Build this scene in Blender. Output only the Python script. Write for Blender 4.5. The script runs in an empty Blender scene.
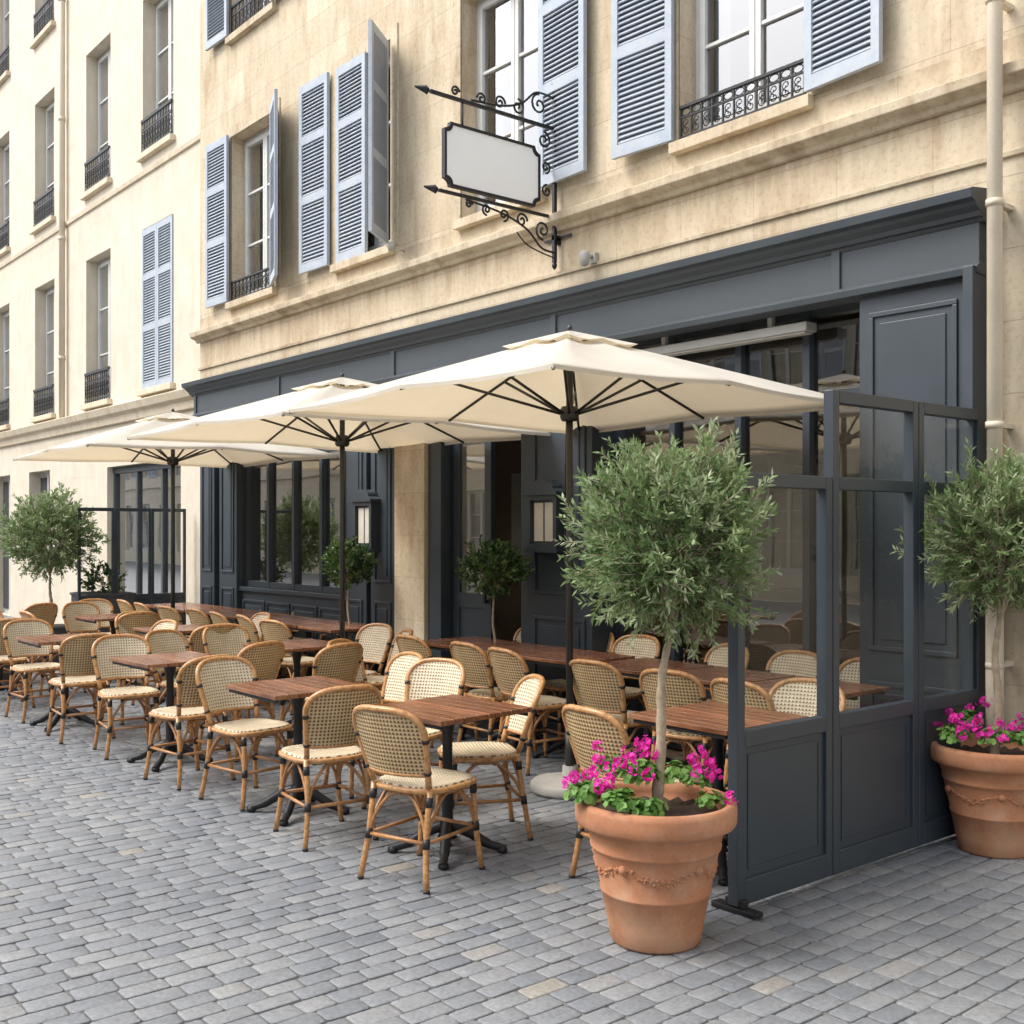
import bpy, math, random
from mathutils import Vector, Matrix, noise
R=random.Random(11)
sc=bpy.context.scene
COL=sc.collection
V=Vector
# ---------------------------------------------------------------- helpers
class MB:
    def __init__(s): s.v=[];s.f=[];s.m=[];s.uv=[];s.sm=[]
    def add(s,vs): 
        n=len(s.v); s.v.extend([tuple(p) for p in vs]); return n
    def face(s,idx,mi=0,uv=None,sm=False):
        s.f.append(tuple(idx));s.m.append(mi);s.uv.append(uv);s.sm.append(sm)
    def quad(s,p,mi=0,uv=None,sm=False):
        n=s.add(p); s.face(range(n,n+len(p)),mi,uv,sm)
    def box(s,x0,x1,y0,y1,z0,z1,mi=0):
        if x1<x0:x0,x1=x1,x0
        if y1<y0:y0,y1=y1,y0
        n=s.add([(x0,y0,z0),(x1,y0,z0),(x1,y1,z0),(x0,y1,z0),(x0,y0,z1),(x1,y0,z1),(x1,y1,z1),(x0,y1,z1)])
        for q in ((0,3,2,1),(4,5,6,7),(0,1,5,4),(1,2,6,5),(2,3,7,6),(3,0,4,7)):
            s.face([n+i for i in q],mi)
    def tube(s,pts,r,seg=8,mi=0,closed=False,caps=True):
        pts=[V(p) for p in pts]; n=len(pts)
        rs=r if isinstance(r,(list,tuple)) else [r]*n
        T=[]
        for i in range(n):
            a=pts[i-1] if (i>0 or closed) else pts[i]
            b=pts[(i+1)%n] if (i<n-1 or closed) else pts[i]
            d=(b-a); T.append(d.normalized() if d.length>1e-9 else V((0,0,1)))
        up=V((0,0,1)) if abs(T[0].z)<.9 else V((1,0,0))
        nr=(up-T[0]*up.dot(T[0])).normalized()
        base=len(s.v)
        for i in range(n):
            nr=(nr-T[i]*nr.dot(T[i])).normalized(); bn=T[i].cross(nr)
            for k in range(seg):
                a=2*math.pi*k/seg
                s.v.append(tuple(pts[i]+(nr*math.cos(a)+bn*math.sin(a))*rs[i]))
        m=n if closed else n-1
        for i in range(m):
            j=(i+1)%n
            for k in range(seg):
                k2=(k+1)%seg
                s.face((base+i*seg+k,base+i*seg+k2,base+j*seg+k2,base+j*seg+k),mi,None,True)
        if caps and not closed:
            s.face([base+k for k in range(seg)][::-1],mi); s.face([base+(n-1)*seg+k for k in range(seg)],mi)
    def lathe(s,prof,seg=40,mi=0,c=(0,0,0),sm=True):
        base=len(s.v)
        for r,z in prof:
            for k in range(seg):
                a=2*math.pi*k/seg
                s.v.append((c[0]+r*math.cos(a),c[1]+r*math.sin(a),c[2]+z))
        for i in range(len(prof)-1):
            for k in range(seg):
                k2=(k+1)%seg
                s.face((base+i*seg+k,base+i*seg+k2,base+(i+1)*seg+k2,base+(i+1)*seg+k),mi,None,sm)
        if prof[0][0]>1e-4: s.face([base+k for k in range(seg)][::-1],mi)
        if prof[-1][0]>1e-4: s.face([base+(len(prof)-1)*seg+k for k in range(seg)],mi)
    def prism_x(s,prof,x0,x1,mi=0):
        n=len(prof); a=s.add([(x0,y,z) for y,z in prof]); b=s.add([(x1,y,z) for y,z in prof])
        for i in range(n):
            j=(i+1)%n; s.face((a+i,a+j,b+j,b+i),mi)
        s.face([a+i for i in range(n)][::-1],mi); s.face([b+i for i in range(n)],mi)
    def xf(s,M,start=0):
        for i in range(start,len(s.v)): s.v[i]=tuple(M@V(s.v[i]))
    def build(s,name,mats,parent=None,loc=(0,0,0),bevel=0):
        me=bpy.data.meshes.new(name); me.from_pydata(s.v,[],s.f)
        for m in mats: me.materials.append(m)
        me.polygons.foreach_set('material_index',s.m)
        me.polygons.foreach_set('use_smooth',s.sm)
        if any(u is not None for u in s.uv):
            uvl=me.uv_layers.new(name='UVMap'); out=[]
            for f,u in zip(s.f,s.uv):
                if u is None: out.extend([0,0]*len(f))
                elif isinstance(u[0],(int,float)): out.extend(list(u)*len(f))
                else:
                    for q in u: out.extend(q)
            uvl.data.foreach_set('uv',out)
        me.update()
        o=bpy.data.objects.new(name,me); COL.objects.link(o); o.location=loc
        if parent: o.parent=parent
        if bevel:
            bm=o.modifiers.new('bevel','BEVEL'); bm.width=bevel; bm.segments=2; bm.limit_method='ANGLE'
        return o
def empty(name,loc,rot=0,label=None,cat=None,group=None):
    e=bpy.data.objects.new(name,None); COL.objects.link(e); e.location=loc; e.rotation_euler=(0,0,rot)
    e.empty_display_size=.2
    if label: e['label']=label
    if cat: e['category']=cat
    if group: e['group']=group
    return e
KIDS={}
def clone(src,loc,rot,label=None):
    c=src.copy(); COL.objects.link(c); c.location=loc; c.rotation_euler=(0,0,rot)
    for ch in list(KIDS[src.name]):
        k=ch.copy(); COL.objects.link(k); k.parent=c
    if label: c['label']=label
    return c
def spline(P,n=8,closed=False):
    P=[V(p) for p in P]; out=[]; m=len(P)
    rng=range(m) if closed else range(m-1)
    for i in rng:
        p0=P[(i-1)%m] if (closed or i>0) else P[0]; p1=P[i]; p2=P[(i+1)%m]; p3=P[(i+2)%m] if (closed or i<m-2) else P[-1]
        for k in range(n):
            t=k/n
            out.append(.5*((2*p1)+(p2-p0)*t+(2*p0-5*p1+4*p2-p3)*t*t+(3*p1-p0-3*p2+p3)*t**3))
    if not closed: out.append(P[-1])
    return out
# ---------------------------------------------------------------- materials
def newmat(name):
    m=bpy.data.materials.new(name); m.use_nodes=True; nt=m.node_tree
    b=nt.nodes['Principled BSDF']; return m,nt,b
def N(nt,t,**kw):
    n=nt.nodes.new(t)
    for k,v in kw.items(): setattr(n,k,v)
    return n
def mathn(nt,op,a,b=None,c=None,clamp=False):
    n=N(nt,'ShaderNodeMath',operation=op); n.use_clamp=clamp
    for i,x in enumerate((a,b,c)):
        if x is None: continue
        if isinstance(x,(int,float)): n.inputs[i].default_value=x
        else: nt.links.new(x,n.inputs[i])
    return n.outputs[0]
def mix(nt,f,a,b,mode='MIX'):
    n=N(nt,'ShaderNodeMix',data_type='RGBA',blend_type=mode)
    for s,x in ((0,f),(6,a),(7,b)):
        if isinstance(x,(int,float)): n.inputs[s].default_value=x
        elif isinstance(x,tuple): n.inputs[s].default_value=(*x,1) if len(x)==3 else x
        else: nt.links.new(x,n.inputs[s])
    return n.outputs[2]
def ramp(nt,f,stops):
    n=N(nt,'ShaderNodeValToRGB'); e=n.color_ramp.elements
    while len(e)<len(stops): e.new(.5)
    for i,(p,c) in enumerate(stops): e[i].position=p; e[i].color=(*c,1)
    nt.links.new(f,n.inputs[0]); return n.outputs[0]
def noisen(nt,scale,detail=4,vec=None,rough=.55):
    n=N(nt,'ShaderNodeTexNoise'); n.inputs['Scale'].default_value=scale; n.inputs['Detail'].default_value=detail
    n.inputs['Roughness'].default_value=rough
    if vec is not None: nt.links.new(vec,n.inputs['Vector'])
    return n.outputs[0]
def objco(nt): return N(nt,'ShaderNodeTexCoord').outputs['Object']
def bumpn(nt,b,h,strength=.3,dist=.01):
    n=N(nt,'ShaderNodeBump'); n.inputs['Strength'].default_value=strength; n.inputs['Distance'].default_value=dist
    nt.links.new(h,n.inputs['Height']); nt.links.new(n.outputs[0],b.inputs['Normal'])
def pmat(name,c,rough=.6,var=.2,scale=6,bump=.1,metal=0,fine=60,spec=None,patina=None):
    m,nt,b=newmat(name); co=objco(nt)
    a=noisen(nt,scale,5,co); f=noisen(nt,fine,3,co)
    s=mathn(nt,'ADD',mathn(nt,'MULTIPLY',a,.7),mathn(nt,'MULTIPLY',f,.3))
    lo=tuple(x*(1-var) for x in c); hi=tuple(min(1,x*(1+var)) for x in c)
    cc=ramp(nt,s,[(.3,lo),(.7,hi)])
    if patina:
        col,sc1,lo_,hi_,amt=patina
        pf=ramp(nt,mathn(nt,'MULTIPLY',noisen(nt,sc1,7,co,.7),mathn(nt,'ADD',noisen(nt,sc1*.35,2,co),.5)),[(lo_,(0,0,0)),(hi_,(amt,)*3)])
        cc=mix(nt,pf,cc,col)
    nt.links.new(cc,b.inputs['Base Color'])
    nt.links.new(mathn(nt,'ADD',mathn(nt,'MULTIPLY',a,.25),rough-.12),b.inputs['Roughness'])
    b.inputs['Metallic'].default_value=metal
    if spec is not None: b.inputs['Specular IOR Level'].default_value=spec
    if bump: bumpn(nt,b,s,bump,.004)
    return m
def stonemat(name,c1,c2,stain,bw=.8,bh=.37,joint=.35,stainamt=.6,pits=.45,grime=(),streak=.3):
    m,nt,b=newmat(name); co=objco(nt)
    sp=N(nt,'ShaderNodeSeparateXYZ'); nt.links.new(co,sp.inputs[0])
    cb=N(nt,'ShaderNodeCombineXYZ'); nt.links.new(mathn(nt,'ADD',sp.outputs[0],sp.outputs[1]),cb.inputs[0]); nt.links.new(sp.outputs[2],cb.inputs[1])
    br=N(nt,'ShaderNodeTexBrick'); nt.links.new(cb.outputs[0],br.inputs['Vector'])
    br.inputs['Scale'].default_value=1; br.inputs['Brick Width'].default_value=bw; br.inputs['Row Height'].default_value=bh
    br.inputs['Mortar Size'].default_value=.0035; br.inputs['Mortar Smooth'].default_value=.3
    br.offset=.37; br.squash=.72; br.squash_frequency=3
    br.inputs['Color1'].default_value=(*c1,1); br.inputs['Color2'].default_value=(*c2,1)
    br.inputs['Mortar'].default_value=(*[x*(1-joint) for x in c1],1)
    n1=noisen(nt,1.1,7,co,.65); n2=noisen(nt,25,6,co,.7)
    mp=N(nt,'ShaderNodeMapping'); nt.links.new(co,mp.inputs[0]); mp.inputs['Scale'].default_value=(4,4,.9)
    n3=noisen(nt,1.4,5,mp.outputs[0],.6)
    f=mathn(nt,'MULTIPLY',n1,n3)
    fs=ramp(nt,f,[(.22,(0,0,0)),(.40,(stainamt,)*3)])
    c=mix(nt,fs,br.outputs['Color'],stain)
    mp2=N(nt,'ShaderNodeMapping'); nt.links.new(co,mp2.inputs[0]); mp2.inputs['Scale'].default_value=(9,9,1.3)
    n4=noisen(nt,1.0,6,mp2.outputs[0],.65)
    c=mix(nt,streak*stainamt,c,ramp(nt,n4,[(.4,(.72,.66,.57)),(.6,(1.04,1.04,1.03))]),'MULTIPLY')
    for zb,ht,amt in grime:
        d=mathn(nt,'SUBTRACT',zb,sp.outputs[2])
        up=mathn(nt,'GREATER_THAN',d,0)
        fade=mathn(nt,'SUBTRACT',1.0,mathn(nt,'DIVIDE',d,ht),clamp=True)
        st=ramp(nt,n4,[(.36,(0,0,0)),(.62,(1,1,1))])
        k=mathn(nt,'MULTIPLY',mathn(nt,'MULTIPLY',mathn(nt,'MULTIPLY',up,fade),st),amt,clamp=True)
        c=mix(nt,k,c,stain)
    pit=ramp(nt,n2,[(.36,(.74,.70,.64)),(.5,(1,1,1))])
    c=mix(nt,pits,c,pit,'MULTIPLY')
    n5=noisen(nt,3.7,5,co,.6)
    var=ramp(nt,mathn(nt,'ADD',mathn(nt,'MULTIPLY',n1,.6),mathn(nt,'MULTIPLY',n5,.4)),[(.33,(.85,.84,.81)),(.67,(1.06,1.06,1.06))])
    c=mix(nt,1.0,c,var,'MULTIPLY')
    nt.links.new(c,b.inputs['Base Color']); b.inputs['Roughness'].default_value=.9
    b.inputs['Specular IOR Level'].default_value=.2
    h=mathn(nt,'ADD',mathn(nt,'MULTIPLY',n2,.6),mathn(nt,'MULTIPLY',br.outputs['Fac'],-1.0))
    bumpn(nt,b,h,.5,.005)
    return m
def glassmat(name,tint=(.93,.96,.96),ior=1.55,k=1.5):
    m,nt,b=newmat(name); out=nt.nodes['Material Output']
    fr=N(nt,'ShaderNodeFresnel'); fr.inputs[0].default_value=ior
    tr=N(nt,'ShaderNodeBsdfTransparent'); tr.inputs[0].default_value=(*tint,1)
    gl=N(nt,'ShaderNodeBsdfGlossy'); gl.inputs['Roughness'].default_value=.01
    co=objco(nt); bp=N(nt,'ShaderNodeBump'); bp.inputs['Strength'].default_value=.04; bp.inputs['Distance'].default_value=.05
    nt.links.new(noisen(nt,1.2,1,co),bp.inputs['Height']); nt.links.new(bp.outputs[0],gl.inputs['Normal'])
    mx=N(nt,'ShaderNodeMixShader'); nt.links.new(mathn(nt,'MULTIPLY',fr.outputs[0],k,clamp=True),mx.inputs[0])
    nt.links.new(tr.outputs[0],mx.inputs[1]); nt.links.new(gl.outputs[0],mx.inputs[2]); nt.links.new(mx.outputs[0],out.inputs[0])
    nt.nodes.remove(b); return m
def leafmat(name,stops,trans=.3,rough=.5):
    m,nt,b=newmat(name); out=nt.nodes['Material Output']
    uv=N(nt,'ShaderNodeUVMap'); sp=N(nt,'ShaderNodeSeparateXYZ'); nt.links.new(uv.outputs[0],sp.inputs[0])
    c=ramp(nt,sp.outputs[0],stops); nt.links.new(c,b.inputs['Base Color']); b.inputs['Roughness'].default_value=rough
    b.inputs['Specular IOR Level'].default_value=.35
    t=N(nt,'ShaderNodeBsdfTranslucent'); nt.links.new(c,t.inputs[0])
    mx=N(nt,'ShaderNodeMixShader'); mx.inputs[0].default_value=trans
    nt.links.new(b.outputs[0],mx.inputs[1]); nt.links.new(t.outputs[0],mx.inputs[2]); nt.links.new(mx.outputs[0],out.inputs[0]); return m
def weavemat(name,ca,cb,th):
    m,nt,b=newmat(name); uv=N(nt,'ShaderNodeUVMap'); sp=N(nt,'ShaderNodeSeparateXYZ'); nt.links.new(uv.outputs[0],sp.inputs[0])
    u=mathn(nt,'MULTIPLY',mathn(nt,'ADD',sp.outputs[0],sp.outputs[1]),165); v=mathn(nt,'MULTIPLY',mathn(nt,'SUBTRACT',sp.outputs[0],sp.outputs[1]),165)
    p=mathn(nt,'MULTIPLY',mathn(nt,'SINE',u),mathn(nt,'SINE',v))
    nz=noisen(nt,9,3,objco(nt))
    f=ramp(nt,mathn(nt,'ADD',mathn(nt,'MULTIPLY',p,.5),.5),[(th,(0,0,0)),(min(1,th+.06),(1,1,1))])
    c=mix(nt,f,ca,cb); vv=ramp(nt,nz,[(.3,(.82,.8,.76)),(.7,(1.08,1.08,1.06))]); c=mix(nt,1.0,c,vv,'MULTIPLY')
    nt.links.new(c,b.inputs['Base Color']); b.inputs['Roughness'].default_value=.45
    bumpn(nt,b,p,.5,.003); return m

M_stone=stonemat('limestone_warm',(.60,.505,.37),(.66,.575,.44),(.37,.27,.17),joint=.17,stainamt=.68,pits=.6,grime=((4.06,.5,.9),(4.36,.12,.8)),bw=.9,bh=.4,streak=.4)
M_stone_pale=stonemat('render_pale',(.665,.60,.495),(.675,.61,.505),(.50,.41,.30),joint=.03,stainamt=.35,bw=1.4,bh=.5,pits=.15,grime=((3.3,.5,.4),(6.75,.6,.35)),streak=.2)
M_stone_trim=stonemat('limestone_trim',(.59,.50,.37),(.62,.54,.41),(.32,.23,.15),bw=1.1,bh=3,joint=.2,stainamt=.8,pits=.7)
M_cream_trim=stonemat('cream_trim',(.67,.59,.46),(.69,.61,.48),(.45,.35,.23),bw=1.3,bh=3,joint=.1,stainamt=.5)
M_slate=pmat('slate_blue_paint',(.032,.043,.054),.42,.15,3,.05)
M_slate_l=pmat('slate_blue_paint_fascia',(.043,.053,.062),.5,.16,2,.05)
M_shut=pmat('shutter_blue_paint',(.345,.395,.455),.62,.13,7,.15,patina=((.47,.48,.48),9,.42,.6,.4))
M_shutback=pmat('shutter_painted_gap_shade',(.21,.24,.285),.7,.15,7,.1)  # darker backing sheet: shade of the gaps between louvres put into its colour
M_white=pmat('white_joinery_paint',(.56,.56,.54),.5,.1,5,.05)
M_iron=pmat('black_iron',(.018,.018,.02),.5,.3,20,.2,metal=.3)
M_dark=pmat('dark_interior',(.03,.03,.032),.8,.3,1,0)
M_int=pmat('interior_wall_brown',(.22,.165,.12),.8,.4,1,0)
M_curt=pmat('curtain_voile',(.45,.44,.40),.9,.12,10,.1)
M_glass=glassmat('window_glass',ior=1.6,k=4.6)
M_sglass=glassmat('screen_glass',(.97,.985,.98),1.45,.8)
M_ratt=pmat('rattan_cane',(.46,.235,.09),.28,.32,30,.12)
M_ratt_d=pmat('rattan_cane_darker',(.37,.18,.07),.35,.3,30,.12)
M_bind=pmat('black_binding',(.02,.018,.016),.5,.2,30,.1)
M_wf=weavemat('weave_cream_front',(.69,.60,.44),(.20,.11,.045),.70)
M_wb=weavemat('weave_tan_back',(.55,.405,.22),(.15,.075,.03),.58)
M_pole=pmat('umbrella_pole_metal',(.05,.05,.045),.4,.15,10,.05,metal=.5)
M_conc=pmat('base_concrete',(.40,.38,.34),.85,.15,8,.3)
M_terra=pmat('terracotta',(.41,.175,.085),.85,.25,5,.4,patina=((.48,.33,.22),7,.42,.66,.45))
M_soil=pmat('soil',(.05,.032,.02),.95,.5,30,1)
M_bark=pmat('olive_bark',(.34,.27,.185),.9,.35,25,.8)
M_plaster=pmat('pipe_cream_paint',(.60,.52,.40),.6,.12,3,.1)
M_sign=pmat('sign_white_face',(.88,.88,.86),.5,.03,2,.02)
M_paper=pmat('menu_paper',(.6,.56,.48),.8,.08,20,0)
M_heat=pmat('heater_grey_metal',(.42,.42,.40),.4,.08,3,0)
M_pgrey=pmat('grey_planter',(.06,.065,.07),.6,.1,5,.1)
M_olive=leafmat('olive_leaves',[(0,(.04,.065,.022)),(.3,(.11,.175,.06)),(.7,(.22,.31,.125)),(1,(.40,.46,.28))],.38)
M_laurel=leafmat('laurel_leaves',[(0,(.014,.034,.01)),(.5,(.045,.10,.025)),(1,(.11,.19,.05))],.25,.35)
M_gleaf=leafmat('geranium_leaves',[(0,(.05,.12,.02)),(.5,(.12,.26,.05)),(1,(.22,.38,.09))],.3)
M_petal=leafmat('magenta_petals',[(0,(.56,.01,.25)),(.5,(.82,.025,.43)),(1,(.93,.12,.60))],.35)
M_bulb,nt,b=newmat('warm_bulb'); b.inputs['Emission Color'].default_value=(1,.62,.28,1); b.inputs['Emission Strength'].default_value=22
# fabric
M_fab,nt,b=newmat('umbrella_canvas'); out=nt.nodes['Material Output']
co=objco(nt); c=ramp(nt,noisen(nt,2.5,5,co),[(.3,(.70,.66,.57)),(.7,(.80,.76,.68))])
nt.links.new(c,b.inputs['Base Color']); b.inputs['Roughness'].default_value=.9; b.inputs['Specular IOR Level'].default_value=.1
bumpn(nt,b,noisen(nt,7,5,co),.3,.02)
t=N(nt,'ShaderNodeBsdfTranslucent'); t.inputs[0].default_value=(.80,.66,.44,1)
mx=N(nt,'ShaderNodeMixShader'); mx.inputs[0].default_value=.36
nt.links.new(b.outputs[0],mx.inputs[1]); nt.links.new(t.outputs[0],mx.inputs[2]); nt.links.new(mx.outputs[0],out.inputs[0])
# table wood
M_wood,nt,b=newmat('table_wood'); co=objco(nt)
mp=N(nt,'ShaderNodeMapping'); nt.links.new(co,mp.inputs[0]); mp.inputs['Scale'].default_value=(2.2,40,2)
n=noisen(nt,2,6,mp.outputs[0],.65)
sp=N(nt,'ShaderNodeSeparateXYZ'); nt.links.new(co,sp.inputs[0])
brd=mathn(nt,'FLOOR',mathn(nt,'MULTIPLY',mathn(nt,'ADD',sp.outputs[1],2.0),1/.0775))
wn=N(nt,'ShaderNodeTexWhiteNoise',noise_dimensions='1D'); nt.links.new(brd,wn.inputs['W'])
g=ramp(nt,wn.outputs[0],[(0,(.62,.62,.62)),(1,(1.35,1.3,1.25))])
c=mix(nt,1.0,ramp(nt,n,[(.3,(.12,.045,.02)),(.5,(.24,.10,.05)),(.72,(.38,.18,.09))]),g,'MULTIPLY')
nt.links.new(c,b.inputs['Base Color']); b.inputs['Roughness'].default_value=.22; bumpn(nt,b,n,.15,.002)
# paving
def pave(name,joint=False):
    m,nt,b=newmat(name); co=objco(nt)
    if not joint:
        uv=N(nt,'ShaderNodeUVMap'); sp=N(nt,'ShaderNodeSeparateXYZ'); nt.links.new(uv.outputs[0],sp.inputs[0])
        c=ramp(nt,sp.outputs[0],[(0,(.155,.167,.184)),(.45,(.196,.206,.220)),(.8,(.232,.237,.243)),(.93,(.25,.242,.23)),(1,(.265,.245,.21))])
    else:
        mp=N(nt,'ShaderNodeMapping'); nt.links.new(co,mp.inputs[0]); mp.inputs['Rotation'].default_value=(0,0,math.pi/2)
        br=N(nt,'ShaderNodeTexBrick'); nt.links.new(mp.outputs[0],br.inputs['Vector']); br.inputs['Scale'].default_value=1
        br.inputs['Brick Width'].default_value=.16; br.inputs['Row Height'].default_value=.10; br.inputs['Mortar Size'].default_value=.005
        br.inputs['Color1'].default_value=(.18,.19,.205,1); br.inputs['Color2'].default_value=(.225,.23,.235,1); br.inputs['Mortar'].default_value=(.13,.125,.115,1)
        c=br.outputs['Color']
    n1=noisen(nt,.8,6,co,.6); n2=noisen(nt,55,6,co,.75); n3=noisen(nt,9,4,co,.6)
    c=mix(nt,1.0,c,ramp(nt,n1,[(.3,(.84,.85,.87)),(.7,(1.13,1.12,1.09))]),'MULTIPLY')
    c=mix(nt,.9,c,ramp(nt,n2,[(.3,(.64,.64,.64)),(.68,(1.27,1.27,1.26))]),'MULTIPLY')
    c=mix(nt,.8,c,ramp(nt,n3,[(.3,(.86,.86,.87)),(.7,(1.1,1.1,1.09))]),'MULTIPLY')
    nt.links.new(c,b.inputs['Base Color']); nt.links.new(mathn(nt,'ADD',mathn(nt,'MULTIPLY',n2,.35),.42),b.inputs['Roughness'])
    bumpn(nt,b,mathn(nt,'ADD',n2,mathn(nt,'MULTIPLY',noisen(nt,18,4,co),1.8)),.6,.0045); return m
M_pave=pave('granite_setts')
M_joint=pmat('joint_sand',(.135,.13,.12),.95,.35,20,.5)
M_ground=pave('ground_setts_far',True)
# ---------------------------------------------------------------- ground
mb=MB()
def gq(x0,x1,y0,y1,mi): mb.quad([(x0,y0,-.007),(x1,y0,-.007),(x1,y1,-.007),(x0,y1,-.007)],mi)
XA,XB,YA,YB=-25,.6,-.8,6.6
gq(XA,XB,YA,YB,1)
gq(-400,XA,-400,400,0); gq(XB,400,-400,400,0); gq(XA,XB,-400,YA,0); gq(XA,XB,YB,400,0)
o=mb.build('ground',[M_ground,M_joint]); o['kind']='structure'
mb=MB(); x=XB
while x>XA:
    w=R.uniform(.094,.110); y=YA+R.uniform(0,.1)
    while y<YB:
        L=R.uniform(.12,.19); g=.0026
        x0,x1,y0,y1=x-w+g,x-g,y+g,y+L-g
        if x0>XA:
            h=R.uniform(-.003,.0014); tx=R.uniform(-.005,.005); ty=R.uniform(-.004,.004)
            j=lambda:R.uniform(-.003,.002)
            c=.010
            ring=[(x0+c,y0+j()),(x1-c,y0+j()),(x1+j(),y0+c),(x1+j(),y1-c),(x1-c,y1+j()),(x0+c,y1+j()),(x0+j(),y1-c),(x0+j(),y0+c)]
            cx=(x0+x1)/2; cy=(y0+y1)/2
            r2=[(cx+(a-cx)*.87,cy+(q-cy)*.92) for a,q in ring]
            zf=lambda a,q:h+(a-cx)*tx*4+(q-cy)*ty*3
            n=mb.add([(a,q,-.011) for a,q in ring]+[(a,q,zf(a,q)-.0028) for a,q in ring]+[(a,q,zf(a,q)) for a,q in r2])
            sh=min(.9,max(0,R.gauss(.44,.19)))
            if R.random()<.010: sh=R.uniform(.92,1)
            uv=(sh,R.random())
            for i in range(8):
                k=(i+1)%8
                mb.face((n+i,n+k,n+8+k,n+8+i),0,uv); mb.face((n+8+i,n+8+k,n+16+k,n+16+i),0,uv,True)
            mb.face([n+16+i for i in range(8)],0,uv,True)
        y+=L
    x-=w
o=mb.build('cobbled_pavement',[M_pave]); o['kind']='structure'
# ---------------------------------------------------------------- buildings
def wall(mb,x0,x1,z0,z1,y,ops,depth,mi=0):
    xs=sorted({x0,x1,*[q for o in ops for q in o[:2]]}); zs=sorted({z0,z1,*[q for o in ops for q in o[2:4]]})
    xs=[a for a in xs if x0<=a<=x1]; zs=[a for a in zs if z0<=a<=z1]
    for i in range(len(xs)-1):
        for k in range(len(zs)-1):
            cx=(xs[i]+xs[i+1])/2; cz=(zs[k]+zs[k+1])/2
            if any(o[0]<cx<o[1] and o[2]<cz<o[3] for o in ops): continue
            mb.quad([(xs[i],y,zs[k]),(xs[i+1],y,zs[k]),(xs[i+1],y,zs[k+1]),(xs[i],y,zs[k+1])],mi)
    for a,b_,c,d in ops:
        Y=y+depth
        mb.quad([(a,y,c),(a,Y,c),(a,Y,d),(a,y,d)],mi); mb.quad([(b_,y,c),(b_,y,d),(b_,Y,d),(b_,Y,c)],mi)
        mb.quad([(a,y,d),(a,Y,d),(b_,Y,d),(b_,y,d)],mi)
        mb.quad([(a,y,c),(b_,y,c),(b_,Y,c),(a,Y,c)],mi)
def make_window(w,h,curtain=True,bars=2):
    mb=MB(); f=.05; hw=w/2
    mb.box(-hw,-hw+f,-.03,.03,0,h); mb.box(hw-f,hw,-.03,.03,0,h); mb.box(-hw+f,hw-f,-.03,.03,0,f+.02); mb.box(-hw+f,hw-f,-.03,.03,h-f,h)
    for sx in (-1,1):
        a,b_=(-hw+f+.004,-.004) if sx<0 else (.004,hw-f-.004)
        z0,z1=f+.024,h-f-.004
        mb.box(a,a+.045,-.045,.01,z0,z1); mb.box(b_-.045,b_,-.045,.01,z0,z1)
        mb.box(a+.045,b_-.045,-.045,.01,z0,z0+.07); mb.box(a+.045,b_-.045,-.045,.01,z1-.05,z1)
        for i in range(bars):
            z=z0+(z1-z0)*(i+1)/(bars+1); mb.box(a+.045,b_-.045,-.038,.0,z-.012,z+.012)
    mb.quad([(-hw,.5,0),(hw,.5,0),(hw,.5,h),(-hw,.5,h)],1)
    for s in (-1,1):
        mb.quad([(s*hw,.03,0),(s*hw,.5,0),(s*hw,.5,h),(s*hw,.03,h)],1)
    mb.quad([(-hw,.03,h),(hw,.03,h),(hw,.5,h),(-hw,.5,h)],1); mb.quad([(-hw,.03,.0),(hw,.03,.0),(hw,.5,.0),(-hw,.5,.0)],1)
    if curtain:
        for s in (-1,1):
            n=10; e=hw*.36
            for i in range(n):
                xa=s*(hw-e*i/n); xb=s*(hw-e*(i+1)/n); ya=.12+.02*(i%2); yb=.12+.02*((i+1)%2)
                mb.quad([(xa,ya,.05),(xb,yb,.05),(xb,yb,h),(xa,ya,h)],2,None,True)
    wdw=mb.build('window',[M_white,M_dark,M_curt])
    g=MB(); g.quad([(-hw+f,-.012,f),(hw-f,-.012,f),(hw-f,-.012,h-f),(-hw+f,-.012,h-f)])
    gl=g.build('glass',[M_glass],wdw)
    return wdw,gl
def put_window(proto,par,x,y,z):
    w,g=proto
    a=w.copy(); COL.objects.link(a); a.parent=par; a.location=V((x,y,z))-par.location
    b_=g.copy(); COL.objects.link(b_); b_.parent=a; return a
def kill(proto):
    for o in (proto[1],proto[0]): bpy.data.objects.remove(o)
def scroll(c,r,a0,turns,plane='xz',n=18,k=.85):
    out=[]
    for i in range(n+1):
        t=i/n; a=a0+turns*2*math.pi*t; rr=r*(1-k*t)
        u=rr*math.cos(a); w=rr*math.sin(a)
        out.append((c[0]+u,c[1],c[2]+w) if plane=='xz' else (c[0],c[1]+u,c[2]+w))
    return out
def make_railing(w,h):
    mb=MB(); hw=w/2
    mb.box(-hw,hw,-.014,.014,h-.02,h); mb.box(-hw,hw,-.008,.008,h-.09,h-.078); mb.box(-hw,hw,-.008,.008,.02,.032)
    n=int(w/.095); 
    for i in range(n+1):
        x=-hw+.01+i*(w-.02)/n; mb.box(x-.006,x+.006,-.0065,.0065,0,h-.02)
        if i<n:
            x2=x+(w-.02)/n/2; rr=(w-.02)/n/2-.008
            mb.tube([(x2+rr*math.cos(a*math.pi/4),0,h-.05+.026*math.sin(a*math.pi/4)) for a in range(8)],.005,4,0,closed=True)
            mb.tube(scroll((x2,0,.075),rr,math.pi/2,1.2,n=10),.0045,4)
            mb.tube(scroll((x2,0,h-.125),rr*.9,-math.pi/2,-1.2,n=10),.0045,4)
    return mb.build('railing',[M_iron])
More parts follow.
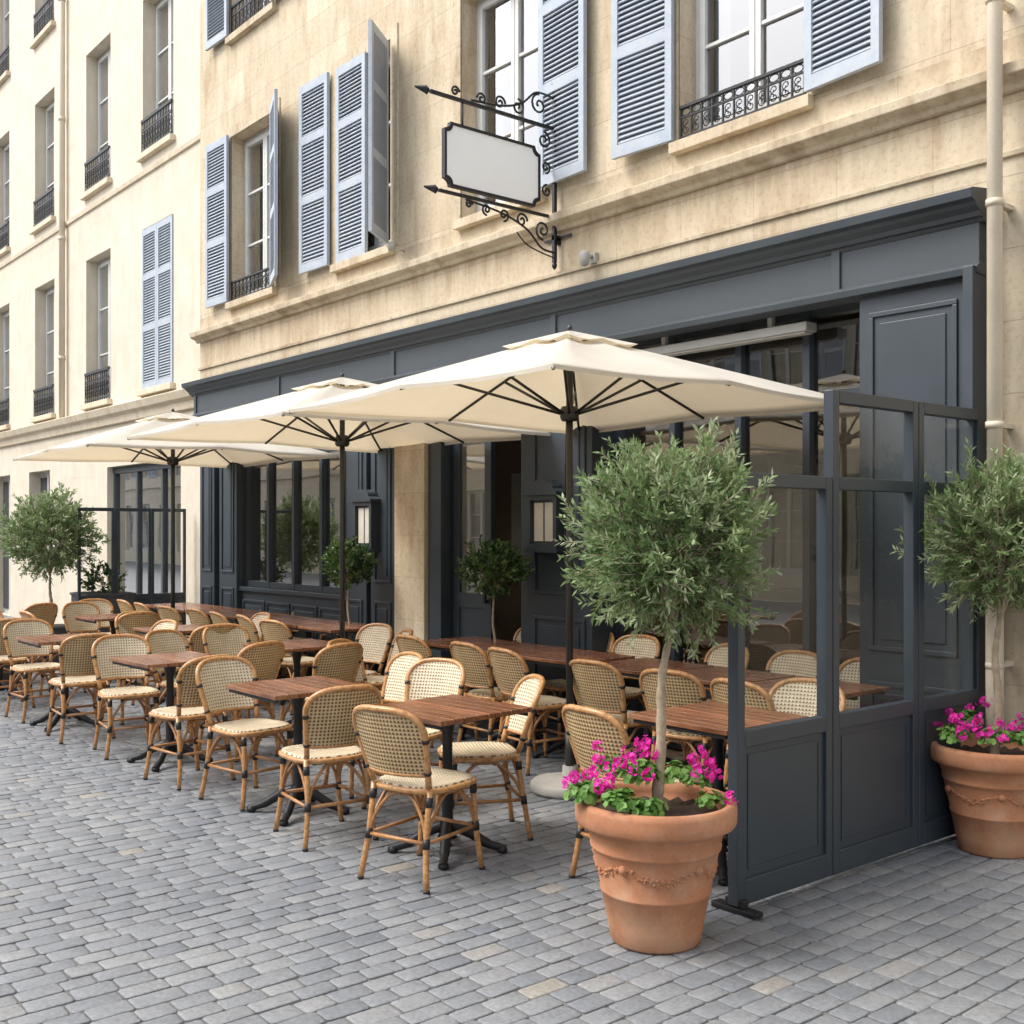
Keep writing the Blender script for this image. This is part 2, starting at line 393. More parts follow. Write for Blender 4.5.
def make_shutter(w,h,sg=1):
    mb=MB(); s=.06
    mb.box(0,s,-.018,.018,0,h); mb.box(w-s,w,-.018,.018,0,h)
    zs=[0,h*.36,h*.68,h-.09]
    for z in zs: mb.box(s,w-s,-.0175,.0175,z,z+.09)
    for i in range(3):
        a=zs[i]+.09; b_=zs[i+1]; n=int((b_-a)/.038)
        for k in range(n):
            z=a+(b_-a)*(k+.5)/n; st=len(mb.v)
            mb.box(s,w-s,-.018,.018,-.0045,.0045)
            mb.xf(Matrix.Translation((0,0,z))@Matrix.Rotation(sg*math.radians(50),4,'X'),st)
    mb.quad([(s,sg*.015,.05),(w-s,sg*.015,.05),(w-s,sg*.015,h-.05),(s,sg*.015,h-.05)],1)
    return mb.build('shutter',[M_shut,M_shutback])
def place(src,par,loc,rot=0):
    a=src.copy(); COL.objects.link(a); a.parent=par; a.location=V(loc)-par.location; a.rotation_euler=(0,0,rot)
    return a
FY=6.0
B=empty('stone_building',(-8,FY,0),0,'warm limestone building with blue-grey shutters above a dark shopfront','building')
SILL=4.42; WH=2.03
ops=[(-12.63,-11.5),(-10.12,-9.1),(-7.96,-6.85),(-5.36,-4.27)]
wops=[(a,b_,SILL,SILL+WH) for a,b_ in ops]+[(a,b_,7.66,7.66+WH) for a,b_ in ops]
shop=(-13.35,-3.1,0,3.12)
mb=MB(); wall(mb,-13.55,6,0,11,FY,wops+[shop],.28)
mb.quad([(-13.55,FY,0),(-13.55,FY+.4,0),(-13.55,FY+.4,11),(-13.55,FY,11)])
mb.build('wall',[M_stone],B,-B.location)
mb=MB(); mb.box(-8.95,-8.45,5.93,6.3,0,3.08); mb.box(-8.98,-8.42,5.90,6.2,0,.35); mb.build('stone_pier',[M_stone],B,-B.location,bevel=.008)
mb=MB()
mb.prism_x([(6,4.05),(5.965,4.055),(5.95,4.085),(5.91,4.10),(5.88,4.115),(5.875,4.175),(6,4.20)],-13.6,6)
mb.build('string_course',[M_stone_trim],B,-B.location,bevel=.006)
mb=MB(); mb.prism_x([(6,3.70),(5.98,3.705),(5.977,3.73),(6,3.74)],-13.58,6); mb.build('lower_moulding',[M_stone_trim],B,-B.location)
for a,b_ in ops:
    for z in (SILL,7.66):
        mb=MB(); mb.box(a-.05,b_+.05,5.93,6.27,z-.075,z+.004); mb.build('sill',[M_stone_trim],B,-B.location,bevel=.004)
        mb=MB(); d=z+WH
        mb.quad([(a-.12,5.985,z+.006),(a-.001,5.985,z+.006),(a-.001,5.985,d+.001),(a-.12,5.985,d+.12)]); mb.quad([(b_+.001,5.985,z+.006),(b_+.12,5.985,z+.006),(b_+.12,5.985,d+.12),(b_+.001,5.985,d+.001)])
        mb.quad([(a-.001,5.985,d+.001),(b_+.001,5.985,d+.001),(b_+.12,5.985,d+.12),(a-.12,5.985,d+.12)])
        mb.quad([(a-.12,5.985,z),(a-.12,6,z),(a-.12,6,d+.12),(a-.12,5.985,d+.12)]); mb.quad([(b_+.12,5.985,z),(b_+.12,6,z),(b_+.12,6,d+.12),(b_+.12,5.985,d+.12)])
        mb.build('window_surround',[M_stone_trim],B,-B.location)
pw=make_window(1.11,WH); pr=make_railing(1.06,.25); ps=make_shutter(.57,WH); psf=make_shutter(.57,WH,-1)
for i,(a,b_) in enumerate(ops):
    for z in (SILL,7.66):
        w=put_window(pw,B,(a+b_)/2,6.2,z+.004); w.scale=((b_-a)/1.11,1,.995)
        if not (i in (1,2) and z==SILL): 
            r=place(pr,B,((a+b_)/2,5.99,z+.01)); r.scale=((b_-a-.02)/1.06,1,1 if z==SILL else 1.5)
def shut(x,z,ang,left):
    if left: r=-math.radians(ang); src=psf
    else: r=math.pi+math.radians(ang); src=ps
    return place(src,B,(x,5.945,z),r)
shut(-12.63,SILL+.02,178,True); shut(-11.5,SILL+.02,158,False)
shut(-10.22,SILL+.02,178,True); q=shut(-9.1,SILL+.02,128,False); q.scale=(.85,1,.97)
place(ps,B,(-10.11,5.985,SILL+.02),0)
shut(-6.83,SILL+.02,177,False)
shut(-5.38,SILL+.02,176,True); shut(-4.25,SILL+.02,175,False)
shut(-12.63,7.68,178,True); shut(-11.5,7.68,177,False); shut(-10.12,7.68,178,True)
shut(-7.98,7.68,178,True); shut(-6.83,7.68,178,False)
mb=MB(); py=5.825; mb.tube([(-2.95,py,0.02),(-2.95,py,10.9)],.040,16)
for z in (.9,2.2,3.4,4.5,5.7,7): mb.tube([(-2.95,py,z),(-2.95,py,z+.035)],.048,16); mb.box(-2.97,-2.93,py+.03,6,z+.005,z+.03)
mb.tube([(-2.95,py,.02),(-2.95,py,1.9)],.046,16)
mb.build('drainpipe',[M_plaster],B,-B.location)
mb=MB(); mb.tube(spline([(-3.03,5.985,3.7),(-3.035,5.985,5),(-3.02,5.985,6.5),(-3.03,5.985,9)],6),.008,6)
mb.build('cable',[M_plaster],B,-B.location)
# ---- shopfront
SF=empty('shopfront',(0,0,0)); SF.parent=B; SF.location=-B.location
def panel(mb,x0,x1,z0,z1,y,mi=0,t=.03,d=.014):
    mb.box(x0,x1,y-d,y,z0,z0+t,mi); mb.box(x0,x1,y-d,y,z1-t,z1,mi)
    mb.box(x0,x0+t,y-d,y,z0+t,z1-t,mi); mb.box(x1-t,x1,y-d,y,z0+t,z1-t,mi)
    mb.box(x0+t+.04,x1-t-.04,y-d*.6,y,z0+t+.04,z1-t-.04,mi)
def pilaster(x0,x1,y=5.93,yb=6.3,split=(.12,.95,1.1,2.85)):
    mb=MB()
    mb.box(x0,x1,y,yb,0,3.10); mb.box(x0-.015,x1+.015,y-.03,yb-.003,0,.1)
    for i in range(0,len(split),2): panel(mb,x0+.07,x1-.07,split[i]+.03,split[i+1],y)
    mb.build('pilaster',[M_slate],SF,bevel=.004)
pilaster(-13.4,-12.98); pilaster(-12.9,-12.42,5.96)
pilaster(-9.95,-9.45); pilaster(-9.40,-8.96,5.95)
pilaster(-6.98,-6.22,5.95)
pilaster(-3.83,-3.13,5.90,6.3,(.12,.75,.9,2.95))
mb=MB(); mb.box(-3.12,-3.06,5.80,6.0,0,3.10); mb.build('end_post',[M_slate],SF,bevel=.004)
mb=MB(); mb.box(-12.42,-9.95,6.03,6.3,0,.92); 
for i in range(4): panel(mb,-12.38+i*.61,-11.82+i*.61,.14,.82,6.03)
mb.box(-12.42,-9.95,5.99,6.05,.92,.97); mb.build('stall_riser',[M_slate],SF,bevel=.004)
mb=MB()
mb.box(-13.42,-3.06,5.87,6.02,3.10,3.37)
for x in (-13.42,-11.2,-8.9,-6.6,-4.0): mb.box(x,x+.06,5.855,5.9,3.11,3.36)
mb.prism_x([(6.02,3.06),(5.84,3.06),(5.83,3.10),(5.865,3.125),(6.02,3.13)],-13.44,-3.05)
mb.build('fascia',[M_slate_l],SF,bevel=.003)
mb=MB()
mb.prism_x([(6.0,3.345),(5.865,3.345),(5.85,3.365),(5.83,3.37),(5.82,3.395),(5.785,3.42),(5.77,3.44),(5.73,3.452),(5.72,3.50),(5.745,3.51),(6.0,3.545)],-13.5,-3.03)
mb.build('cornice',[M_slate_l],SF,bevel=.002)
def glazing(name,xs,z0,z1,y,transom=None,low=None,par=SF,fm=M_slate):
    mb=MB(); w=.055
    for i,x in enumerate(xs): mb.box(x-w/2,x+w/2,y-.05,y+.03,z0,z1)
    for i in range(len(xs)-1):
        a,b_=xs[i]+w/2,xs[i+1]-w/2
        mb.box(a,b_,y-.045,y+.028,z0,z0+.07); mb.box(a,b_,y-.045,y+.028,z1-.06,z1)
        if transom: mb.box(a,b_,y-.045,y+.028,transom,transom+.06)
        if low: 
            mb.box(a,b_,y-.02,y+.02,z0+.07,low); mb.box(a,b_,y-.045,y+.028,low,low+.06)
        mb.quad([(a,y,z0+.07),(b_,y,z0+.07),(b_,y,z1-.06),(a,y,z1-.06)],1)
    return mb.build(name,[fm,M_glass],par)
glazing('window',[-12.39,-11.83,-11.22,-10.6,-9.98],.97,3.119,6.12,2.5)
glazing('window',[-6.19,-5.62,-5.0,-4.43,-3.86],.02,3.119,6.25,2.5,.55)
mb=MB()
mb.box(-8.44,-8.24,5.97,6.3,0,3.08); mb.box(-7.1,-7.0,5.97,6.3,0,3.08); mb.box(-8.24,-7.1,6.0,6.25,2.75,3.08)
mb.build('door_frame',[M_slate],SF,bevel=.004)
def leaf_door(x0,x1,y,mid,rot=0):
    mb=MB(); w=x1-x0
    mb.box(0,.09,-.025,.025,0.02,2.72); mb.box(w-.09,w,-.025,.025,.02,2.72); mb.box(.09,w-.09,-.025,.025,.02,.2); mb.box(.09,w-.09,-.025,.025,2.6,2.72)
    mb.box(.09,w-.09,-.025,.025,.95,1.08); mb.box(.09,w-.09,-.012,.012,.2,.95)
    mb.quad([(.09,0,1.08),(w-.09,0,1.08),(w-.09,0,2.6),(.09,0,2.6)],1)
    if mid: mb.quad([(.09,.01,1.08),(w-.09,.01,1.08),(w-.09,.01,2.6),(.09,.01,2.6)],2)
    mb.box(w-.06,w-.03,-.07,-.025,1.0,1.03,3); mb.box(w-.06,w-.03,-.07,-.05,1.03,1.2,3); mb.box(w-.06,w-.03,-.07,-.025,1.2,1.23,3)
    d=mb.build('door',[M_slate,M_glass,M_paper,M_iron],SF,(x0,y,0)); d.rotation_euler=(0,0,rot)
leaf_door(-8.22,-7.66,6.12,True)
leaf_door(-7.48,-7.12,6.5,False,rot=.5)
# menu boxes with arched tops
for (x,w,z0,z1) in ((-9.40,.34,1.46,1.93),(-6.70,.36,1.5,1.93)):
    mb=MB(); y=5.92
    mb.box(x-w/2,x+w/2,y-.04,y+.03,z0,z1)
    mb.box(x-w/2,x-w/2+.04,y-.075,y-.04,z0,z1); mb.box(x+w/2-.04,x+w/2,y-.075,y-.04,z0,z1); mb.box(x-w/2+.04,x+w/2-.04,y-.075,y-.04,z0,z0+.04); mb.box(x-w/2+.04,x+w/2-.04,y-.075,y-.04,z1-.04,z1)
    mb.box(x-w/2-.02,x+w/2+.02,y-.09,y+.03,z0-.03,z0); mb.box(x-w/2-.025,x+w/2+.025,y-.10,y+.03,z1,z1+.025)
    n=12; hw=w/2+.015
    P=[(-hw,0)]+[(-hw*.75*math.cos(math.pi*i/n),.028+.07*math.sin(math.pi*i/n)) for i in range(n+1)]+[(hw,0)]
    a=mb.add([(x+u,y-.085,z1+.025+v) for u,v in P]); b_=mb.add([(x+u,y+.02,z1+.025+v) for u,v in P]); m=len(P)
    for i in range(m): mb.face((a+i,a+(i+1)%m,b_+(i+1)%m,b_+i))
    mb.face([a+i for i in range(m)]); mb.face([b_+i for i in range(m)][::-1])
    mb.box(x-w/2+.06,x-.01,y-.044,y-.041,z0+.06,z1-.06,1); mb.box(x+.01,x+w/2-.06,y-.044,y-.041,z0+.06,z1-.06,1)
    e=empty('menu_box',(x,y,z0),0,'dark framed menu display case with pale paper beside the entrance','menu board','menu cases beside the entrance')
    mb.build('case',[M_slate,M_paper],e,-e.location)
# interior
mb=MB()
mb.quad([(-13.3,9.5,0),(-3.2,9.5,0),(-3.2,9.5,3.14),(-13.3,9.5,3.14)]); mb.quad([(-13.4,6.27,3.13),(-3.05,6.27,3.13),(-3.05,9.5,3.13),(-13.4,9.5,3.13)])
mb.quad([(-13.3,6.27,0),(-13.3,9.5,0),(-13.3,9.5,3.14),(-13.3,6.27,3.14)]); mb.quad([(-3.2,6.27,0),(-3.2,9.5,0),(-3.2,9.5,3.14),(-3.2,6.27,3.14)])
mb.quad([(-13.4,6.28,.01),(-3.2,6.28,.01),(-3.2,9.5,.01),(-13.4,9.5,.01)],1)
for i in range(7): mb.box(-12.8+i*1.4,-12.0+i*1.4,9.42,9.48,1.0,2.4,2)
mb.box(-6.5,-3.6,8.2,8.7,0,1.1,1)
mb.build('interior_room',[M_int,M_dark,M_curt],B,-B.location)
for i,(x,y) in enumerate(((-4.9,6.9),(-5.9,7.3),(-7.75,7.3),(-4.2,7.0),(-10.8,6.9),(-11.9,7.3))):
    e=empty('pendant_lamp',(x,y,2.12),0,'small lit pendant lamp hanging inside the restaurant','lamp','lit pendant lamps inside')
    mb=MB(); mb.tube([(0,0,.1),(0,0,1.0)],.005,5); mb.lathe([(.02,.1),(.05,.06),(.11,.0),(.10,.0),(.045,.05),(0,.07)],20); mb.build('lamp_shade',[M_iron],e)
    mb=MB(); mb.lathe([(0,-.045),(.03,-.03),(.042,0),(.03,.03),(0,.045)],12); mb.build('bulb',[M_bulb],e)
e=empty('awning_heater',(-5.1,6.08,2.94),0,'long grey strip heater fixed under the dark fascia','heater')
mb=MB(); mb.box(-.8,.8,-.06,.06,0,.06); mb.box(-.78,.78,-.045,.045,-.012,0,1); mb.box(-.5,-.46,-.02,.02,.06,.14); mb.box(.46,.5,-.02,.02,.06,.14)
mb.build('housing',[M_heat,M_curt],e,(0,0,0),bevel=.01)
# ---- left building
LB=empty('pale_building',(-24,6.1,0),0,'pale cream rendered apartment building with iron window railings','building')
LY=6.1; lops=[]; lxs=[-15.2,-17.6,-20.3,-23.0,-25.7,-28.4,-31.1,-33.8,-36.5]
for x in lxs:
    for z,h in ((3.66,2.33),(7.05,2.25),(10.4,2.2)): lops.append((x-.55,x+.55,z,z+h))
gops=[(-17.2,-14.4,.0,2.62),(-21.2,-20.0,.9,2.7),(-23.6,-22.4,.0,2.7),(-26.5,-25,.0,2.7)]
mb=MB(); wall(mb,-40,-13.551,0,14,LY,lops+gops,.3); mb.build('wall',[M_stone_pale],LB,-LB.location)
mb=MB()
mb.prism_x([(LY,3.25),(LY-.05,3.26),(LY-.07,3.36),(LY-.13,3.40),(LY-.17,3.50),(LY,3.56)],-40,-13.56); mb.build('ledge',[M_cream_trim],LB,-LB.location,bevel=.005)
mb=MB(); mb.prism_x([(LY,6.74),(LY-.03,6.75),(LY-.04,6.81),(LY,6.82)],-40,-13.56); mb.build('upper_ledge',[M_cream_trim],LB,-LB.location)
for x in lxs:
    for z in (3.66,7.05,10.4): mb=MB(); mb.box(x-.62,x+.62,LY-.08,LY+.25,z-.08,z+.003); mb.build('sill',[M_cream_trim],LB,-LB.location,bevel=.005)
pw2=make_window(1.1,2.3); ps2=make_shutter(.545,2.3)
for i,x in enumerate(lxs):
    for z,h in ((3.66,2.33),(7.05,2.25),(10.4,2.2)):
        w=put_window(pw2,LB,x,LY+.22,z+.004); w.scale=(1,1,h/2.31)
        if i==0 and z<4:
            place(ps2,LB,(x-.548,LY-.0,z+.01)); place(ps2,LB,(x+.002,LY-.0,z+.01))
        else:
            r=place(pr,LB,(x,LY-.02,z+.005)); r.scale=(1.03,1,2.0)
mb=MB(); mb.tube([(-19.1,LY-.08,3.5),(-19.1,LY-.08,14)],.05,12); 
for z in (4.5,6.5,8.5,10.5): mb.tube([(-19.1,LY-.08,z),(-19.1,LY-.08,z+.06)],.06,12)
mb.build('drainpipe',[M_plaster],LB,-LB.location)
mb=MB(); xa,xb=-17.2,-14.4
for x in (xa+.03,-16.25,-15.3,xb-.03): mb.box(x-.03,x+.03,LY+.10,LY+.18,0,2.62)
mb.box(xa,xb,LY+.09,LY+.19,2.52,2.62); mb.box(xa,xb,LY+.09,LY+.19,0,.35)
mb.quad([(xa,LY+.14,.35),(xb,LY+.14,.35),(xb,LY+.14,2.53),(xa,LY+.14,2.53)],1)
mb.quad([(xa,LY+1.5,0),(xb,LY+1.5,0),(xb,LY+1.5,2.9),(xa,LY+1.5,2.9)],2)
mb.quad([(xa,LY+.2,2.63),(xb,LY+.2,2.63),(xb,LY+1.5,2.63),(xa,LY+1.5,2.63)],2)
for x in (xa,xb): mb.quad([(x,LY+.2,0),(x,LY+1.5,0),(x,LY+1.5,2.9),(x,LY+.2,2.9)],2)
mb.build('shop_window',[M_pgrey,M_glass,M_dark],LB,-LB.location)
for a,b_,c,d in gops[1:]:
    mb=MB()
    mb.box(a,b_,LY+.2,LY+.24,c,d,0); mb.box(a+.1,b_-.1,LY+.17,LY+.2,c+.1,d-.1,1)
    mb.box((a+b_)/2-.03,(a+b_)/2+.03,LY+.15,LY+.17,c,d,0)
    mb.build('ground_floor_window',[M_white,M_dark],LB,-LB.location)
# ---- opposite building (seen in window reflections)
OB=empty('opposite_building',(-15,-9,0),0,'stone building across the street reflected in the windows','building')
oops=[]; oxs=[-62+i*2.3 for i in range(30)]
for x in oxs:
    for z in (.6,4.3): oops.append((x-.6,x+.6,z,z+2.3))
mb=MB(); wall(mb,-85,8,0,7.4,-9,oops,-.3); mb.quad([(-85,-9,7.4),(8,-9,7.4),(8,-13,9.2),(-85,-13,9.2)],1)
mb.box(-85,8,-9,-8.85,3.7,3.9); mb.build('wall',[M_stone_pale,M_slate],OB,-OB.location)
pw3=make_window(1.2,2.3,False)
for x in oxs:
    for z in (.6,4.3):
        w=put_window(pw3,OB,x,-9.22,z); w.rotation_euler=(0,0,math.pi)
        if z>1:
            for s in (-1,1): place(ps,OB,(x+s*.6,-8.96,z),0 if s>0 else math.pi)
for p in (pw,pw2,pw3): kill(p)
for p in (pr,ps,psf,ps2): bpy.data.objects.remove(p)
# ---------------------------------------------------------------- sign bracket
e=empty('hanging_sign',(-6.65,5.98,3.75),0,'blank white sign with notched corners on scrolled black iron bracket','sign')
X=-6.65; off=-e.location
mb=MB()
mb.box(X-.014,X+.014,5.93,5.96,3.80,5.2)
mb.lathe([(0,0),(.03,.03),(.012,.06),(0,.12)],10,0,(X,5.945,5.2)); mb.lathe([(0,0),(.018,.02),(.022,.04),(.01,.07)],10,0,(X,5.945,3.74))
for z in (3.95,4.55,5.05): mb.box(X-.02,X+.02,5.95,6.0,z,z+.05)
mb.box(X-.011,X+.011,4.72,5.93,4.86,4.885)
mb.box(X-.011,X+.011,4.80,5.93,4.15,4.172)
mb.box(X-.16,X+.16,5.975,5.985,3.99,4.01); mb.box(X-.02,X+.02,5.93,5.99,3.98,4.02)
for (y,z) in ((4.72,4.873),(4.80,4.161)):
    st=len(mb.v); mb.lathe([(0,0),(.035,.03),(.028,.05),(.008,.13),(0,.14)],4,0,(0,0,0)); mb.xf(Matrix.Translation((X,y,z))@Matrix.Rotation(math.radians(90),4,'X'),st)
def T(p,r=.009): mb.tube(p,r,6)
def sc2(y,z,r,a0,tu): T(scroll((X,y,z),r,a0,tu,'yz'))
T(spline([(X,5.93,5.12),(X,5.75,5.12),(X,5.6,5.0),(X,5.4,4.93),(X,5.1,4.9)],8))
sc2(5.78,5.03,.085,math.pi/2,1.4); sc2(5.56,4.96,.065,math.pi/2,-1.4); sc2(5.38,4.95,.055,0,1.5); sc2(5.2,4.935,.045,math.pi,-1.4); sc2(4.95,4.93,.04,0,1.4)
sc2(5.83,4.76,.07,math.pi/2,-1.5); sc2(5.85,4.55,.05,-math.pi/2,1.4); sc2(5.86,4.36,.05,math.pi/2,1.4)
T(spline([(X,5.93,3.88),(X,5.8,3.9),(X,5.65,4.02),(X,5.4,4.1),(X,5.05,4.14)],8))
sc2(5.82,4.04,.08,-math.pi/2,-1.5); sc2(5.6,4.08,.06,0,1.5); sc2(5.42,4.09,.05,-math.pi/2,1.4); sc2(5.25,4.1,.045,-math.pi/2,-1.4); sc2(5.08,4.11,.035,0,1.4)
T(spline([(X,5.55,3.98),(X,5.65,3.9),(X,5.8,3.86),(X,5.93,3.84)],6),.006)
T([(X,5.02,4.86),(X,5.02,4.68)],.006); T([(X,5.62,4.86),(X,5.62,4.68)],.006)
mb.build('bracket',[M_iron],e,off)
def notched(y0,y1,z0,z1,c,n=5):
    P=[]
    for (cy,cz,sy,sz,a0) in ((y0,z0,1,1,0),(y1,z0,-1,1,1),(y1,z1,-1,-1,2),(y0,z1,1,-1,3)):
        arc=[(cy+sy*c*math.cos(a),cz+sz*c*math.sin(a)) for a in [math.pi/2*k/n for k in range(n+1)]]
        if a0 in(0,2): arc=arc[::-1]
        P+=arc
    return P
out_=notched(4.84,5.78,4.205,4.685,.055); inn=notched(4.860,5.760,4.225,4.665,.058)
mb=MB()
n=len(out_)
for sx in (-1,1):
    a=mb.add([(X+sx*.02,y,z) for y,z in out_]); b_=mb.add([(X+sx*.02,y,z) for y,z in inn]); c_=mb.add([(X+sx*.012,y,z) for y,z in inn])
    for i in range(n):
        j=(i+1)%n; mb.face((a+i,a+j,b_+j,b_+i)); mb.face((b_+i,b_+j,c_+j,c_+i))
a=mb.add([(X-.02,y,z) for y,z in out_]); b_=mb.add([(X+.02,y,z) for y,z in out_])
for i in range(n):
    j=(i+1)%n; mb.face((a+i,a+j,b_+j,b_+i))
mb.build('sign_frame',[M_iron],e,off)
mb=MB()
for sx in (-1,1): mb.quad([(X+sx*.011,y,z) for y,z in inn])
mb.build('sign_face',[M_sign],e,off)
e=empty('security_camera',(-6.23,5.98,3.74),0,'small grey dome security camera on the stone wall','camera')
mb=MB(); mb.box(-.035,.035,-.02,.02,-.02,.06); mb.tube([(0,-.02,.03),(0,-.09,.03)],.015,8); mb.lathe([(0,-.06),(.03,-.045),(.042,0),(.042,.04),(.03,.06),(0,.065)],16,0,(0,-.10,0)); mb.build('housing',[M_conc],e)
e=empty('wall_spotlight',(-8.85,5.98,4.32),0,'small grey spotlight fixed above the stone ledge','lamp')
mb=MB(); mb.tube([(0,0,0),(0,-.12,.03)],.012,8); mb.lathe([(0,-.04),(.028,-.035),(.036,0),(.03,.035),(0,.045)],14,0,(0,-.15,.03)); mb.build('housing',[M_conc],e)
# ---------------------------------------------------------------- umbrellas
def make_umbrella():
    e=empty('patio_umbrella',(0,0,0),0,'square cream canvas parasol on dark pole with round concrete base','parasol','cream parasols over the terrace')
    a=1.29; zt=2.89; zr=2.43; mb=MB()
    def cpos(s,t):
        k=int(s)%8; f=s-int(s)
        rib=[V((a,0,0)),V((a,a,0)),V((0,a,0)),V((-a,a,0)),V((-a,0,0)),V((-a,-a,0)),V((0,-a,0)),V((a,-a,0))]
        p=rib[k].lerp(rib[(k+1)%8],f); sag=math.sin(math.pi*f)
        q=p*t*(1-.025*sag*t)
        def rz(i): return zr+(.03 if i%2==0 else 0)
        z=zt-(zt-(rz(k)*(1-f)+rz(k+1)*f))*t**1.04-.03*sag*math.sin(math.pi*min(1,t*.9))
        return V((q.x,q.y,z))
    ns=8*8; nt_=12; t0=.17
    base=len(mb.v)
    for j in range(nt_+1):
        t=t0+(1-t0)*j/nt_
        for i in range(ns): mb.v.append(tuple(cpos(i*8/ns,t)))
    for i in range(ns):
        p=cpos(i*8/ns,1); mb.v.append((p.x*.998,p.y*.998,p.z-.022))
    for j in range(nt_+1):
        for i in range(ns):
            k=(i+1)%ns; mb.face((base+j*ns+i,base+j*ns+k,base+(j+1)*ns+k,base+(j+1)*ns+i),0,None,j<nt_)
    base=len(mb.v)
    for j in range(5):
        t=.001+.235*j/4
        for i in range(ns):
            p=cpos(i*8/ns,t); mb.v.append((p.x,p.y,p.z+.022+.01*(j/4)))
    for j in range(4):
        for i in range(ns):
            k=(i+1)%ns; mb.face((base+j*ns+i,base+j*ns+k,base+(j+1)*ns+k,base+(j+1)*ns+i),0,None,True)
    mb.build('canopy',[M_fab],e)
    mb=MB()
    mb.tube([(0,0,.05),(0,0,2.86)],.022,14); mb.tube([(0,0,.05),(0,0,.42)],.028,14)
    mb.lathe([(0,0),(.016,.008),(.018,.02),(.008,.035),(0,.04)],12,0,(0,0,2.91)); mb.build('pole',[M_pole],e)
    mb=MB(); mb.lathe([(.05,0),(.06,.02),(.06,.07),(.05,.09)],14,0,(0,0,2.34)); mb.lathe([(.04,0),(.05,.02),(.05,.05)],14,0,(0,0,2.78))
    for k in range(8):
        tip=cpos(k,.995); hub=V((tip.x,tip.y,0)).normalized()*.045+V((0,0,2.80)); mid=cpos(k,.5)
        pts=[hub]+[cpos(k,t)-V((0,0,.022)) for t in (.1,.3,.5,.7,.9,.995)]
        mb.tube(pts,.0105,5)
        mb.tube([V((tip.x,tip.y,0)).normalized()*.055+V((0,0,2.385)),mid-V((0,0,.03))],.010,5)
    mb.build('ribs',[M_pole],e)
    mb=MB(); mb.lathe([(.245,0.004),(.25,.02),(.25,.05),(.235,.068),(.06,.078),(.045,.09),(.045,.16),(.0,.16)],40); mb.build('base',[M_conc],e)
    mb=MB(); mb.tube(spline([(-.03,0,2.36),(-.05,.01,1.9),(-.045,.01,1.3),(-.03,0,1.1)],6),.004,5); mb.build('pull_cord',[M_iron],e)
    return e
U=make_umbrella(); U.location=(-5.17,4.75,0); KIDS[U.name]=list(U.children)
clone(U,(-7.94,4.75,0),.03); clone(U,(-11.42,4.75,0),-.03)
